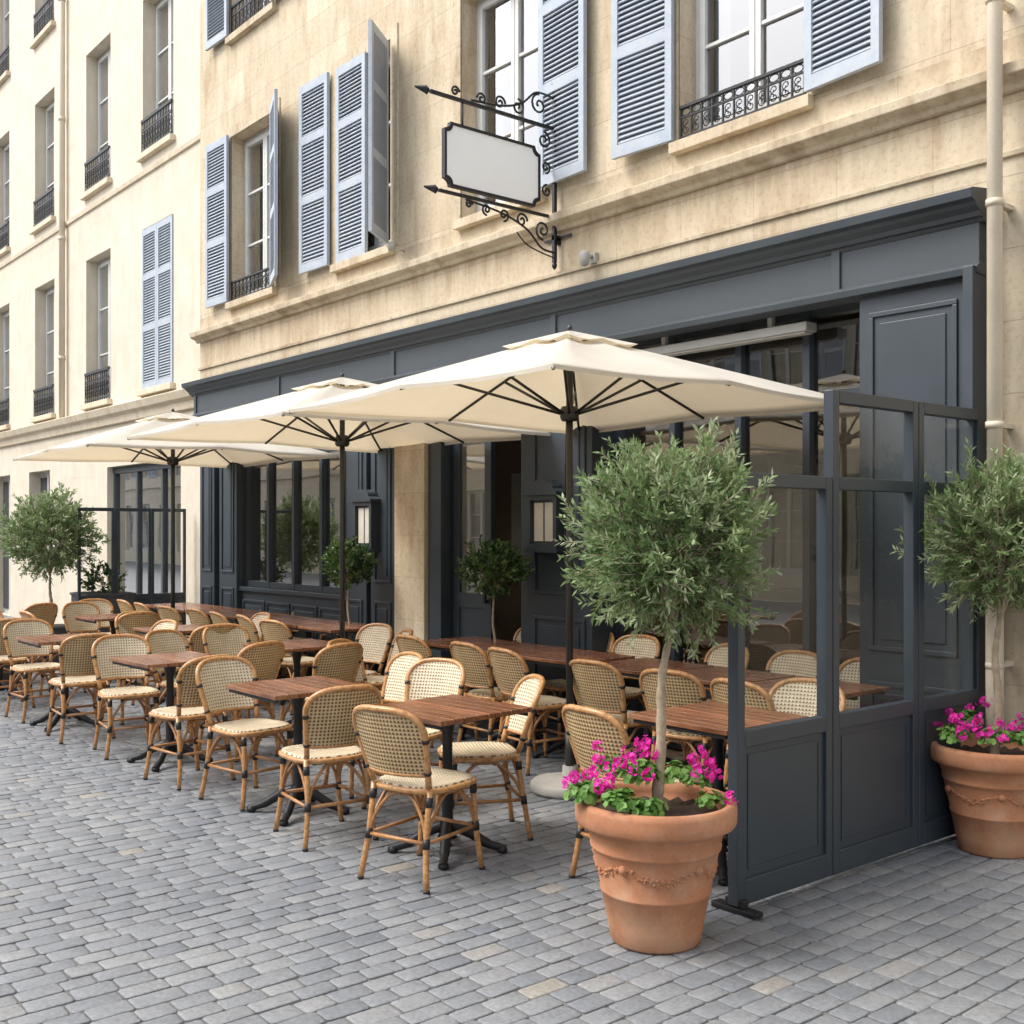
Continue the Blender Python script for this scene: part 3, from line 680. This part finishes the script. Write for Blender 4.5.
# ---------------------------------------------------------------- chairs
def make_chair():
    e=empty('bistro_chair',(0,0,0),0,'woven rattan bistro chair with cream weave and cane legs','chair','rattan chairs on the terrace')
    def zt(u): return .705+.13*max(0,1-abs(u)**3.3)**.5
    def bp(u,v,off=0):
        z=.525+v*(zt(u)-.525); hw=.172+.046*min(1,(z-.5)/.3)
        return V((u*hw,-.18-(z-.46)*.30-.055*(1-u*u)+off,z))
    nu,nv=24,10
    mb=MB()
    for off,mi in ((.007,0),(-.007,1)):
        base=len(mb.v); P=[]
        for j in range(nv+1):
            for i in range(nu+1):
                u=math.sin(math.pi/2*(-1+2*i/nu)); P.append(bp(u,j/nv,off))
        mb.v.extend([tuple(p) for p in P])
        for j in range(nv):
            for i in range(nu):
                q=(j*(nu+1)+i,j*(nu+1)+i+1,(j+1)*(nu+1)+i+1,(j+1)*(nu+1)+i)
                q=q if mi else q[::-1]
                mb.face([base+k for k in q],mi,[(P[k].x,P[k].z) for k in q],True)
    out=[bp(math.sin(math.pi/2*(-1+2*i/28)),1) for i in range(29)]
    lef=[bp(-1,v) for v in (-.35,-.15,0,.3,.6,.85)]; rig=[bp(1,v) for v in (.85,.6,.3,0,-.15,-.35)]
    mb.tube(lef+out+rig,.0155,8,2)
    mb.tube([bp(-1+2*i/10,0) for i in range(11)],.011,6,2)
    for s in (-1,1):
        mb.tube([bp(s,.02),bp(s,.1)],.0185,8,3); mb.tube([bp(s,.88),bp(s,.98)],.0185,8,3)
    mb.build('backrest',[M_wf,M_wb,M_ratt,M_bind],e)
    mb=MB(); n=36
    def se(a,k=1):
        c,s=math.cos(a),math.sin(a); x=abs(c)**.6*math.copysign(1,c)*.195; y=abs(s)**.6*math.copysign(1,s)*.195
        x*=1+.06*(y/.2)
        return V((x*k,y*k,0))
    rings=[0.02,.35,.65,.88,1.0]
    base=len(mb.v); P=[]
    for k in rings:
        for i in range(n):
            p=se(2*math.pi*i/n,k); P.append(V((p.x,p.y,.462-.014*(1-k*k))))
    for i in range(n):
        p=se(2*math.pi*i/n,1.02); P.append(V((p.x,p.y,.437)))
    mb.v.extend([tuple(p) for p in P])
    for j in range(len(rings)):
        for i in range(n):
            k=(i+1)%n; q=(j*n+i,j*n+k,(j+1)*n+k,(j+1)*n+i)
            uv=[(P[t].x,P[t].y) for t in q] if j<len(rings)-1 else [(i*.02,P[q[0]].z),((i+1)*.02,P[q[1]].z),((i+1)*.02,P[q[2]].z),(i*.02,P[q[3]].z)]
            mb.face([base+t for t in q[::-1]],0,uv[::-1],True)
    mb.face([base+i for i in range(n)],0)
    mb.tube([se(2*math.pi*i/n,1.03)+V((0,0,.440)) for i in range(n)],.0145,6,1,closed=True)
    mb.quad([(p.x,p.y,.436) for p in [se(2*math.pi*i/n,1) for i in range(n)]],1)
    mb.build('seat',[M_wf,M_ratt],e)
    tops=[V((-.165,.165,.435)),V((.165,.165,.435)),V((-.17,-.175,.45)),V((.17,-.175,.45))]
    bots=[V((-.195,.2,0)),V((.195,.2,0)),V((-.2,-.24,0)),V((.2,-.24,0))]
    def lp(i,z):
        t=(z)/tops[i].z; b=bots[i].lerp(tops[i],t); b.z=z
        c=math.sin(math.pi*t)*.012
        b.x-=math.copysign(c,b.x); return b
    for i in range(4):
        mb=MB(); mb.tube([lp(i,z) for z in (0,.08,.16,.25,.34,tops[i].z)],.0145,8,0)
        mb.tube([lp(i,.19),lp(i,.235)],.0175,8,1); mb.tube([lp(i,.375),lp(i,.42)],.0175,8,1); mb.tube([lp(i,0),lp(i,.012)],.016,8,1)
        mb.build('leg',[M_ratt,M_bind],e)
    mb=MB()
    for a,b_ in ((0,1),(1,3),(3,2),(2,0)):
        pa,pb=lp(a,.13),lp(b_,.13); m=(tops[a]+tops[b_])/2
        mb.tube(spline([pa,lp(a,.27).lerp(m,.12),V((m.x,m.y,.405)).lerp(lp(a,.40),.4),V((m.x,m.y,.415)),V((m.x,m.y,.405)).lerp(lp(b_,.40),.4),lp(b_,.27).lerp(m,.12),pb],5),.0095,6,0)
        mb.tube([lp(a,.212),lp(b_,.212)],.010,6,0)
    mb.build('stretcher',[M_ratt_d],e)
    return e
C=make_chair(); KIDS[C.name]=list(C.children)
PY,NY,PX,NX=0,math.pi,-math.pi/2,math.pi/2
chairs=[(-4.38,3.08,.22),(-4.76,3.70,NY-.5),
 (-5.28,3.04,NX-.05),(-6.24,3.09,PX+.12),
 (-7.02,3.02,NX+.1),(-8.15,3.05,PX-.1),
 (-9.02,2.98,NX),(-10.15,3.0,PX+.1),(-11.0,2.95,NX),(-12.1,3.1,PX),
 (-5.5,3.76,NY+.4),(-6.05,3.8,NY-.15),(-3.66,3.80,-.1),
 (-7.15,4.05,NX+.1),(-8.55,4.15,PX),(-6.78,4.35,PX+.5),(-7.6,3.65,NX+.3),
 (-9.2,4.1,NX-.1),(-10.5,4.1,PX),(-11.05,4.15,NX),(-12.3,4.2,PX+.1),
 (-8.35,3.62,PX+.4),(-9.55,3.62,NY+.1),(-9.85,4.68,NY),(-11.6,3.62,.1),(-8.0,4.86,NY+.1),(-13.0,3.7,NX+.4),(-12.75,4.45,PX),(-7.55,4.75,NY-.3)]
rc=[-3.82,-4.42,-5.02,-5.85,-6.35,-7.05]
for i,x in enumerate(rc):
    chairs.append((x,5.08+R.uniform(-.05,.05),PY+R.uniform(-.15,.15))); chairs.append((x+R.uniform(-.08,.05),5.84,NY+R.uniform(-.12,.12)))
for x in (-9.1,-9.7,-10.25,-10.85,-11.45,-12.1,-12.75):
    chairs.append((x,5.02+R.uniform(-.05,.05),R.uniform(-.15,.15))); chairs.append((x-.05,5.8,NY+R.uniform(-.12,.12)))
chairs.append((-3.5,4.72,NY+.2))
for i,(x,y,r) in enumerate(chairs):
    r+=R.uniform(-.08,.08)
    if i==0: C.location=(x,y,0); C.rotation_euler=(0,0,r)
    else: clone(C,(x,y,0),r)
# ---------------------------------------------------------------- tables
def make_table():
    e=empty('bistro_table',(0,0,0),0,'square brown slatted wooden cafe table on black iron pedestal','table','wooden tables on the terrace')
    mb=MB()
    for k in range(8):
        y=-.31+k*.0775; mb.box(-.31,.31,y+.0022,y+.0753,.72,.745)
    o=mb.build('table_top',[M_wood],e,bevel=.003)
    mb=MB(); mb.lathe([(.05,.08),(.035,.12),(.028,.2),(.034,.35),(.026,.4),(.026,.6),(.045,.68),(.05,.7)],18)
    mb.box(-.29,.29,-.02,.02,.695,.718); mb.box(-.0201,.0201,-.29,.29,.6955,.7175); mb.box(-.29,.29,-.295,-.28,.70,.7185); mb.box(-.29,.29,.28,.295,.70,.7185)
    for k in range(4):
        a=math.pi/4+k*math.pi/2; d=V((math.cos(a),math.sin(a),0))
        mb.tube(spline([d*.02+V((0,0,.14)),d*.1+V((0,0,.11)),d*.2+V((0,0,.05)),d*.26+V((0,0,.03)),d*.30+V((0,0,.02))],4),[.03]*5+[.026]*4+[.022]*4+[.02]*4,8)
        mb.lathe([(.02,0),(.028,.006),(.028,.02),(.015,.035),(0,.036)],10,0,tuple(d*.28))
    mb.build('pedestal',[M_iron],e); return e
Tb=make_table(); KIDS[Tb.name]=list(Tb.children)
tabs=[(-4.58,3.36,.08),(-5.78,3.16,0),(-7.6,3.14,.05),(-9.6,3.05,0),(-11.55,3.05,0),(-7.88,4.3,.05),(-9.85,4.15,0),(-11.65,4.2,0),(-3.54,4.24,0)]
tabs+=[(x,5.45,0) for x in (-3.85,-4.5,-5.15,-5.88,-6.52,-7.17)]+[(x,5.42,0) for x in (-9.05,-9.7,-10.34,-11.0,-11.65,-12.3,-12.95)]
for i,(x,y,r) in enumerate(tabs):
    if i==0: Tb.location=(x,y,0); Tb.rotation_euler=(0,0,r)
    else: clone(Tb,(x,y,0),r)
# ---------------------------------------------------------------- windbreak screens
def screen(X0,ys,zt,label,low=.75,mid=1.84,t=.028,fw=.05):
    e=empty('windbreak_screen',(X0,ys[0],0),0,label,'glass screen','glass windbreak screens at the terrace ends')
    off=V((0,-ys[0],0))
    for i in range(len(ys)-1):
        a,b_=ys[i]+.003,ys[i+1]-.003; top=zt[i]
        mb=MB()
        mb.box(-t,t,a,a+fw,.03,top); mb.box(-t,t,b_-fw,b_,.03,top)
        mb.box(-t,t,a+fw,b_-fw,top-fw-.01,top); mb.box(-t,t,a+fw,b_-fw,low-.04,low+.03); mb.box(-t,t,a+fw,b_-fw,.03,.14)
        if top>mid+.2: mb.box(-t,t,a+fw,b_-fw,mid,mid+.06)
        mb.build('frame',[M_slate],e,off,bevel=.004)
        mb=MB(); mb.box(-.012,.012,a+fw,b_-fw,.14,low-.04)
        for s in (-1,1):
            mb.box(s*.012,s*.016,a+.085,a+.095,.175,low-.075); mb.box(s*.012,s*.016,b_-.095,b_-.085,.175,low-.075)
            mb.box(s*.012,s*.016,a+.095,b_-.095,.175,.185); mb.box(s*.012,s*.016,a+.095,b_-.095,low-.085,low-.075)
        mb.build('lower_panel',[M_slate],e,off)
        mb=MB(); mb.quad([(0,a+fw,low+.03),(0,b_-fw,low+.03),(0,b_-fw,top-.06),(0,a+fw,top-.06)])
        mb.build('glass',[M_sglass],e,off)
    for y in (ys[0]+.03,ys[-1]-.1):
        mb=MB(); mb.box(-.12,.12,y-.03,y+.03,0.002,.025); mb.box(-.05,.05,y-.02,y+.02,.025,.06); mb.build('foot',[M_iron],e,off,bevel=.004)
screen(-3.07,[3.77,4.47,5.22,5.88],[1.90,2.31,2.31],'dark slate-framed glass windbreak screen standing beside the shopfront')
screen(-14.0,[4.6,5.06,5.53,6.0],[1.93]*3,'low dark-framed glass windbreak at the far terrace end',mid=1.95,low=.8,t=.018,fw=.034)
# ---------------------------------------------------------------- plants
def rv(): 
    while True:
        v=V((R.uniform(-1,1),R.uniform(-1,1),R.uniform(-1,1)))
        if .05<v.length<1: return v.normalized()
def leaf(mb,p,d,L,W,sh,mi=0):
    side=d.cross(rv()); 
    if side.length<.01: return
    side=side.normalized()*W*.5; m=p+d*L*.45
    n=len(mb.v); mb.v.extend([tuple(p),tuple(m+side),tuple(p+d*L),tuple(m-side)])
    mb.face((n,n+1,n+2,n+3),mi,(sh,0))
def crown(mb,c,rx,rz,ns,L,W,slen=(.07,.15),up=.45,seed=0,step=.017,irr=.36):
    c=V(c)
    for i in range(ns):
        d=rv(); lump=.95+irr*noise.noise(d*2.6+V((seed,0,0)))
        rad=R.uniform(.12,.9)**.55*lump
        p=c+V((d.x*rx,d.y*rx,d.z*rz))*rad
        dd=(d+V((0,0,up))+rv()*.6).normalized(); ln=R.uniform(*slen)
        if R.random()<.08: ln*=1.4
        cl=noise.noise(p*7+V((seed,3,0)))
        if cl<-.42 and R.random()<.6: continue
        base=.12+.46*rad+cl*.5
        q=p.copy(); n=max(3,int(ln/step)); pts=[p.copy()]
        for k in range(n):
            q=q+dd*ln/n; dd=(dd+rv()*.06+V((0,0,.02))).normalized(); 
            if k%4==3: pts.append(q.copy())
            s=dd.cross(rv()).normalized()
            for sg in (-1,1):
                ld=(dd*R.uniform(.6,1.1)+s*sg*R.uniform(.5,1)+rv()*.2).normalized()
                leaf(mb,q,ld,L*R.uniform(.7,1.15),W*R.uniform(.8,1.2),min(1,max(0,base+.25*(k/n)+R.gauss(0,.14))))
        if len(pts)>1: mb.tube(pts,.0022,3,1,caps=False)
def tree(name,loc,zsoil,ztr,c,rx,rz,ns,L,W,mat,label,cat,group,lean=(.02,.01),seed=0,tr=.023,**kw):
    e=empty(name,loc,0,label,cat,group)
    mb=MB(); c=V(c); top=V((c.x,c.y,ztr))
    P=spline([V((0,0,zsoil-.05)),V((lean[0],lean[1],zsoil+(ztr-zsoil)*.35)),V((c.x*.6-lean[0]*.6,c.y*.6,zsoil+(ztr-zsoil)*.7)),top,V((c.x,c.y,c.z+rz*.2))],8)
    n=len(P); mb.tube(P,[tr*(1.35 if i<2 else 1.1-.75*i/n)*(1+.12*math.sin(i*1.9)) for i in range(n)],10)
    for k in range(11):
        a=k*2.4; d=V((math.cos(a),math.sin(a),0)); h=R.uniform(-.3,.1)*rz+c.z
        s=P[int(n*.72)+k%5]; en=V((c.x,c.y,h))+d*rx*.7+V((0,0,R.uniform(.1,.5)*rz)); m=(s+en)/2-d*rx*.08+V((0,0,-.02))
        mb.tube(spline([s,m,en],5),[tr*.45*(1-.075*i) for i in range(11)],6)
    mb.build('trunk',[M_bark],e)
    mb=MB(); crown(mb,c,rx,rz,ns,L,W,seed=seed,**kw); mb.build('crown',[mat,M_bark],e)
    return e
def pot(loc,label,s=1,rot=0):
    e=empty('terracotta_pot',loc,rot,label,'flower pot','terracotta pots by the glass screen')
    mb=MB()
    prof=[(.172,0),(.182,.012),(.194,.08),(.218,.20),(.224,.205),(.225,.214),(.221,.22),(.248,.34),(.255,.375),(.263,.380),(.265,.390),(.259,.397),(.270,.43),(.278,.448),(.284,.462),(.316,.474),(.324,.486),(.325,.51),(.325,.545),(.318,.565),(.300,.57),(.285,.562),(.275,.53),(.27,.49)]
    mb.lathe([(r*s,z*s) for r,z in prof],64,0)
    mb.build('body',[M_terra],e)
    mb=MB(); ng=5
    def pr_(z): 
        for i in range(len(prof)-1):
            if prof[i][1]<=z<=prof[i+1][1]: 
                f=(z-prof[i][1])/(prof[i+1][1]-prof[i][1]); return prof[i][0]*(1-f)+prof[i+1][0]*f
        return .25
    rg=random.Random(5)
    for g in range(ng):
        for k in range(26):
            t=k/25; a=2*math.pi*(g+t*.86)/ng; zc=.335-.04*math.sin(math.pi*t)
            for q in range(3):
                z=zc+rg.uniform(-.013,.013)*(.4+math.sin(math.pi*t)); r=pr_(z)*s; rr_=rg.uniform(.004,.0085)*s; aa=a+rg.uniform(-.03,.03)
                mb.lathe([(0,-rr_),(rr_*.9,-rr_*.4),(rr_*.9,rr_*.4),(0,rr_)],6,0,(r*math.cos(aa),r*math.sin(aa),z*s))
        a=2*math.pi*(g+.93)/ng; r=pr_(.335)*s
        mb.lathe([(0,-.02*s),(.014*s,-.014*s),(.019*s,0),(.014*s,.014*s),(0,.02*s)],10,0,(r*math.cos(a),r*math.sin(a),.335*s))
    mb.build('garland_relief',[M_terra],e)
    mb=MB(); n=48; base=mb.add([(0,0,.515*s)]+[(.276*s*math.cos(2*math.pi*i/n),.276*s*math.sin(2*math.pi*i/n),(.505+.012*math.sin(i*3))*s) for i in range(n)])
    for i in range(n): mb.face((base,base+1+i,base+1+(i+1)%n),0,None,True)
    mb.build('soil',[M_soil],e); return e
def flowers(loc,zs,label,clumps,seed=0):
    e=empty('geranium_plant',loc,0,label,'flowers','magenta flowering plants in pots')
    ml=MB(); mf=MB()
    for (cx,cy,cz,r,nl,nf) in clumps:
        c=V((cx,cy,cz))
        for i in range(nl):
            d=rv(); d.z=abs(d.z)*.8-.15; p=c+d*r*R.uniform(.35,1.05); nrm=(d+V((0,0,.6))+rv()*.5).normalized()
            a=nrm.cross(rv()).normalized(); b_=nrm.cross(a); sz=R.uniform(.010,.022); n=len(ml.v)
            m=7
            ml.v.append(tuple(p-nrm*sz*.25))
            for k in range(m):
                t=2*math.pi*k/m; ml.v.append(tuple(p+(a*math.cos(t)+b_*math.sin(t))*sz*(1 if k else .5)))
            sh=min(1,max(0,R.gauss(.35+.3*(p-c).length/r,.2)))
            for k in range(m): ml.face((n,n+1+k,n+1+(k+1)%m),0,(sh,0),True)
        for i in range(nf):
            d=rv(); d.z=abs(d.z)*.9+.1; d.normalize(); p=c+d*r*R.uniform(.9,1.55)
            ml.tube([c+d*r*.3,p],.0018,3,0,caps=False)
            for k in range(R.randint(7,14)):
                q=p+rv()*R.uniform(.008,.03); nn=(q-p).normalized(); a=nn.cross(rv()).normalized(); b_=nn.cross(a); sh=R.random()
                for j in range(5):
                    t=2*math.pi*j/5; dd=(a*math.cos(t)+b_*math.sin(t)+nn*.4).normalized(); sd=nn.cross(dd).normalized()
                    L=.013; n=len(mf.v); mf.v.extend([tuple(q),tuple(q+dd*L*.7+sd*L*.42),tuple(q+dd*L*1.1),tuple(q+dd*L*.7-sd*L*.42)])
                    mf.face((n,n+1,n+2,n+3),0,(min(1,max(0,sh*.6+R.random()*.4)),0))
    ml.build('leaves',[M_gleaf],e); mf.build('blossoms',[M_petal],e)
P1=(-3.08,3.30,0); P2=(-2.82,5.56,0)
pot(P1,'ornate terracotta pot with garland relief at the screen end'); pot(P2,'ornate terracotta pot against the wall beside the screen',.96,.4)
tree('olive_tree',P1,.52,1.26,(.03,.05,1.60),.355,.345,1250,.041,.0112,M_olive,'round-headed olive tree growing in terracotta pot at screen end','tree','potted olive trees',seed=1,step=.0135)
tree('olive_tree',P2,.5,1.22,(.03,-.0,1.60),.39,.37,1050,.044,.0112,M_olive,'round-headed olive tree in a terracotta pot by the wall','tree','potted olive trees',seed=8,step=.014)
def L(r,f,z,rad,nl,nf): return (.637*r-.77*f,.77*r+.637*f,z,rad,nl,nf)
flowers(P1,.52,'magenta geraniums with green leaves spilling over the terracotta pot',[L(-.29,-.08,.60,.085,120,10),L(-.17,-.19,.60,.08,110,2),L(-.08,-.04,.67,.10,160,10),L(.17,.02,.64,.08,110,8),L(.1,.18,.62,.09,90,2),L(-.14,.1,.66,.1,110,5),L(-.06,-.2,.57,.08,110,0),L(.21,-.06,.57,.06,60,1)])
flowers(P2,.5,'magenta geraniums with green leaves in the pot by the wall',[L(-.24,-.08,.60,.09,110,10),L(-.06,-.16,.60,.09,110,5),L(.1,-.12,.59,.09,110,8),L(.2,0,.58,.08,80,7),L(-.12,.05,.66,.09,80,6)])
def boxpot(loc,w,h,label):
    e=empty('planter_box',loc,0,label,'planter','dark planters'); mb=MB()
    mb.box(-w/2,w/2,-w/2,w/2,.0,h-.03); mb.box(-w/2-.015,w/2+.015,-w/2-.015,w/2+.015,h-.03,h); mb.box(-w/2+.02,w/2-.02,-w/2+.02,w/2-.02,h,h+.006,1)
    mb.build('box',[M_pgrey,M_soil],e,bevel=.006)
boxpot((-14.35,4.38,0),.45,.45,'dark grey square planter at the far end of the terrace')
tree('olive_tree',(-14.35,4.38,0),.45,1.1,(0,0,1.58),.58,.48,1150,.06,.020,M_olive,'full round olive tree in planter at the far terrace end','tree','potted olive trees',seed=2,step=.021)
boxpot((-14.25,5.0,0),.6,.85,'dark grey square planter at the far end of the terrace')
tree('laurel_shrub',(-14.25,5.0,0),.8,.9,(0,0,1.0),.22,.16,70,.07,.03,M_laurel,'small green shrub in a dark grey planter','shrub','small evergreen shrubs',seed=4,tr=.01,step=.025)
flowers((-12.7,3.3,0),0,'magenta flowers in a low planter among the chairs',[(-.1,0,.5,.12,60,9),(.1,.1,.5,.12,60,9)])
boxpot((-12.7,3.3,0),.4,.45,'dark low planter holding magenta flowers')
for (x,rx) in ((-9.25,.21),(-7.0,.26)):
    boxpot((x,5.6,0),.34,.42,'dark square planter beside the entrance')
    tree('laurel_shrub',(x,5.6,0),.42,1.1,(0,0,1.32),rx,.21,420,.042,.021,M_laurel,'clipped round laurel on a thin stem beside the entrance','shrub','small evergreen shrubs',seed=int(rx*100),tr=.014,slen=(.04,.08),step=.016,irr=.2)
# ---------------------------------------------------------------- light, world, camera
w=bpy.data.worlds.new('World'); sc.world=w; w.use_nodes=True; nt=w.node_tree; bg=nt.nodes['Background']
sky=nt.nodes.new('ShaderNodeTexSky'); sky.sky_type='NISHITA'; sky.sun_disc=False
sd=V((-.42,-.62,.92)).normalized(); el=math.asin(sd.z); az=math.atan2(sd.x,sd.y)
sky.sun_elevation=el; sky.sun_rotation=az; sky.dust_density=3
hs=nt.nodes.new('ShaderNodeHueSaturation'); hs.inputs['Saturation'].default_value=.35; hs.inputs['Value'].default_value=2.55
nt.links.new(sky.outputs[0],hs.inputs['Color']); nt.links.new(hs.outputs[0],bg.inputs[0]); bg.inputs[1].default_value=.15
l=bpy.data.lights.new('sun','SUN'); l.energy=2.2; l.angle=math.radians(28); l.color=(1,.96,.9)
lo=bpy.data.objects.new('sun',l); COL.objects.link(lo); lo.rotation_euler=sd.to_track_quat('Z','Y').to_euler(); lo.location=(0,0,20)
cam=bpy.data.cameras.new('camera'); co_=bpy.data.objects.new('camera',cam); COL.objects.link(co_); sc.camera=co_
co_.location=(0,0,1.65); co_.rotation_euler=(math.pi/2,0,math.radians(50.4)); cam.lens=36*1108/1024; cam.sensor_width=36; cam.shift_y=18/1024; cam.clip_end=2000
sc.view_settings.view_transform='Standard'; sc.view_settings.look='None'; sc.view_settings.exposure=0
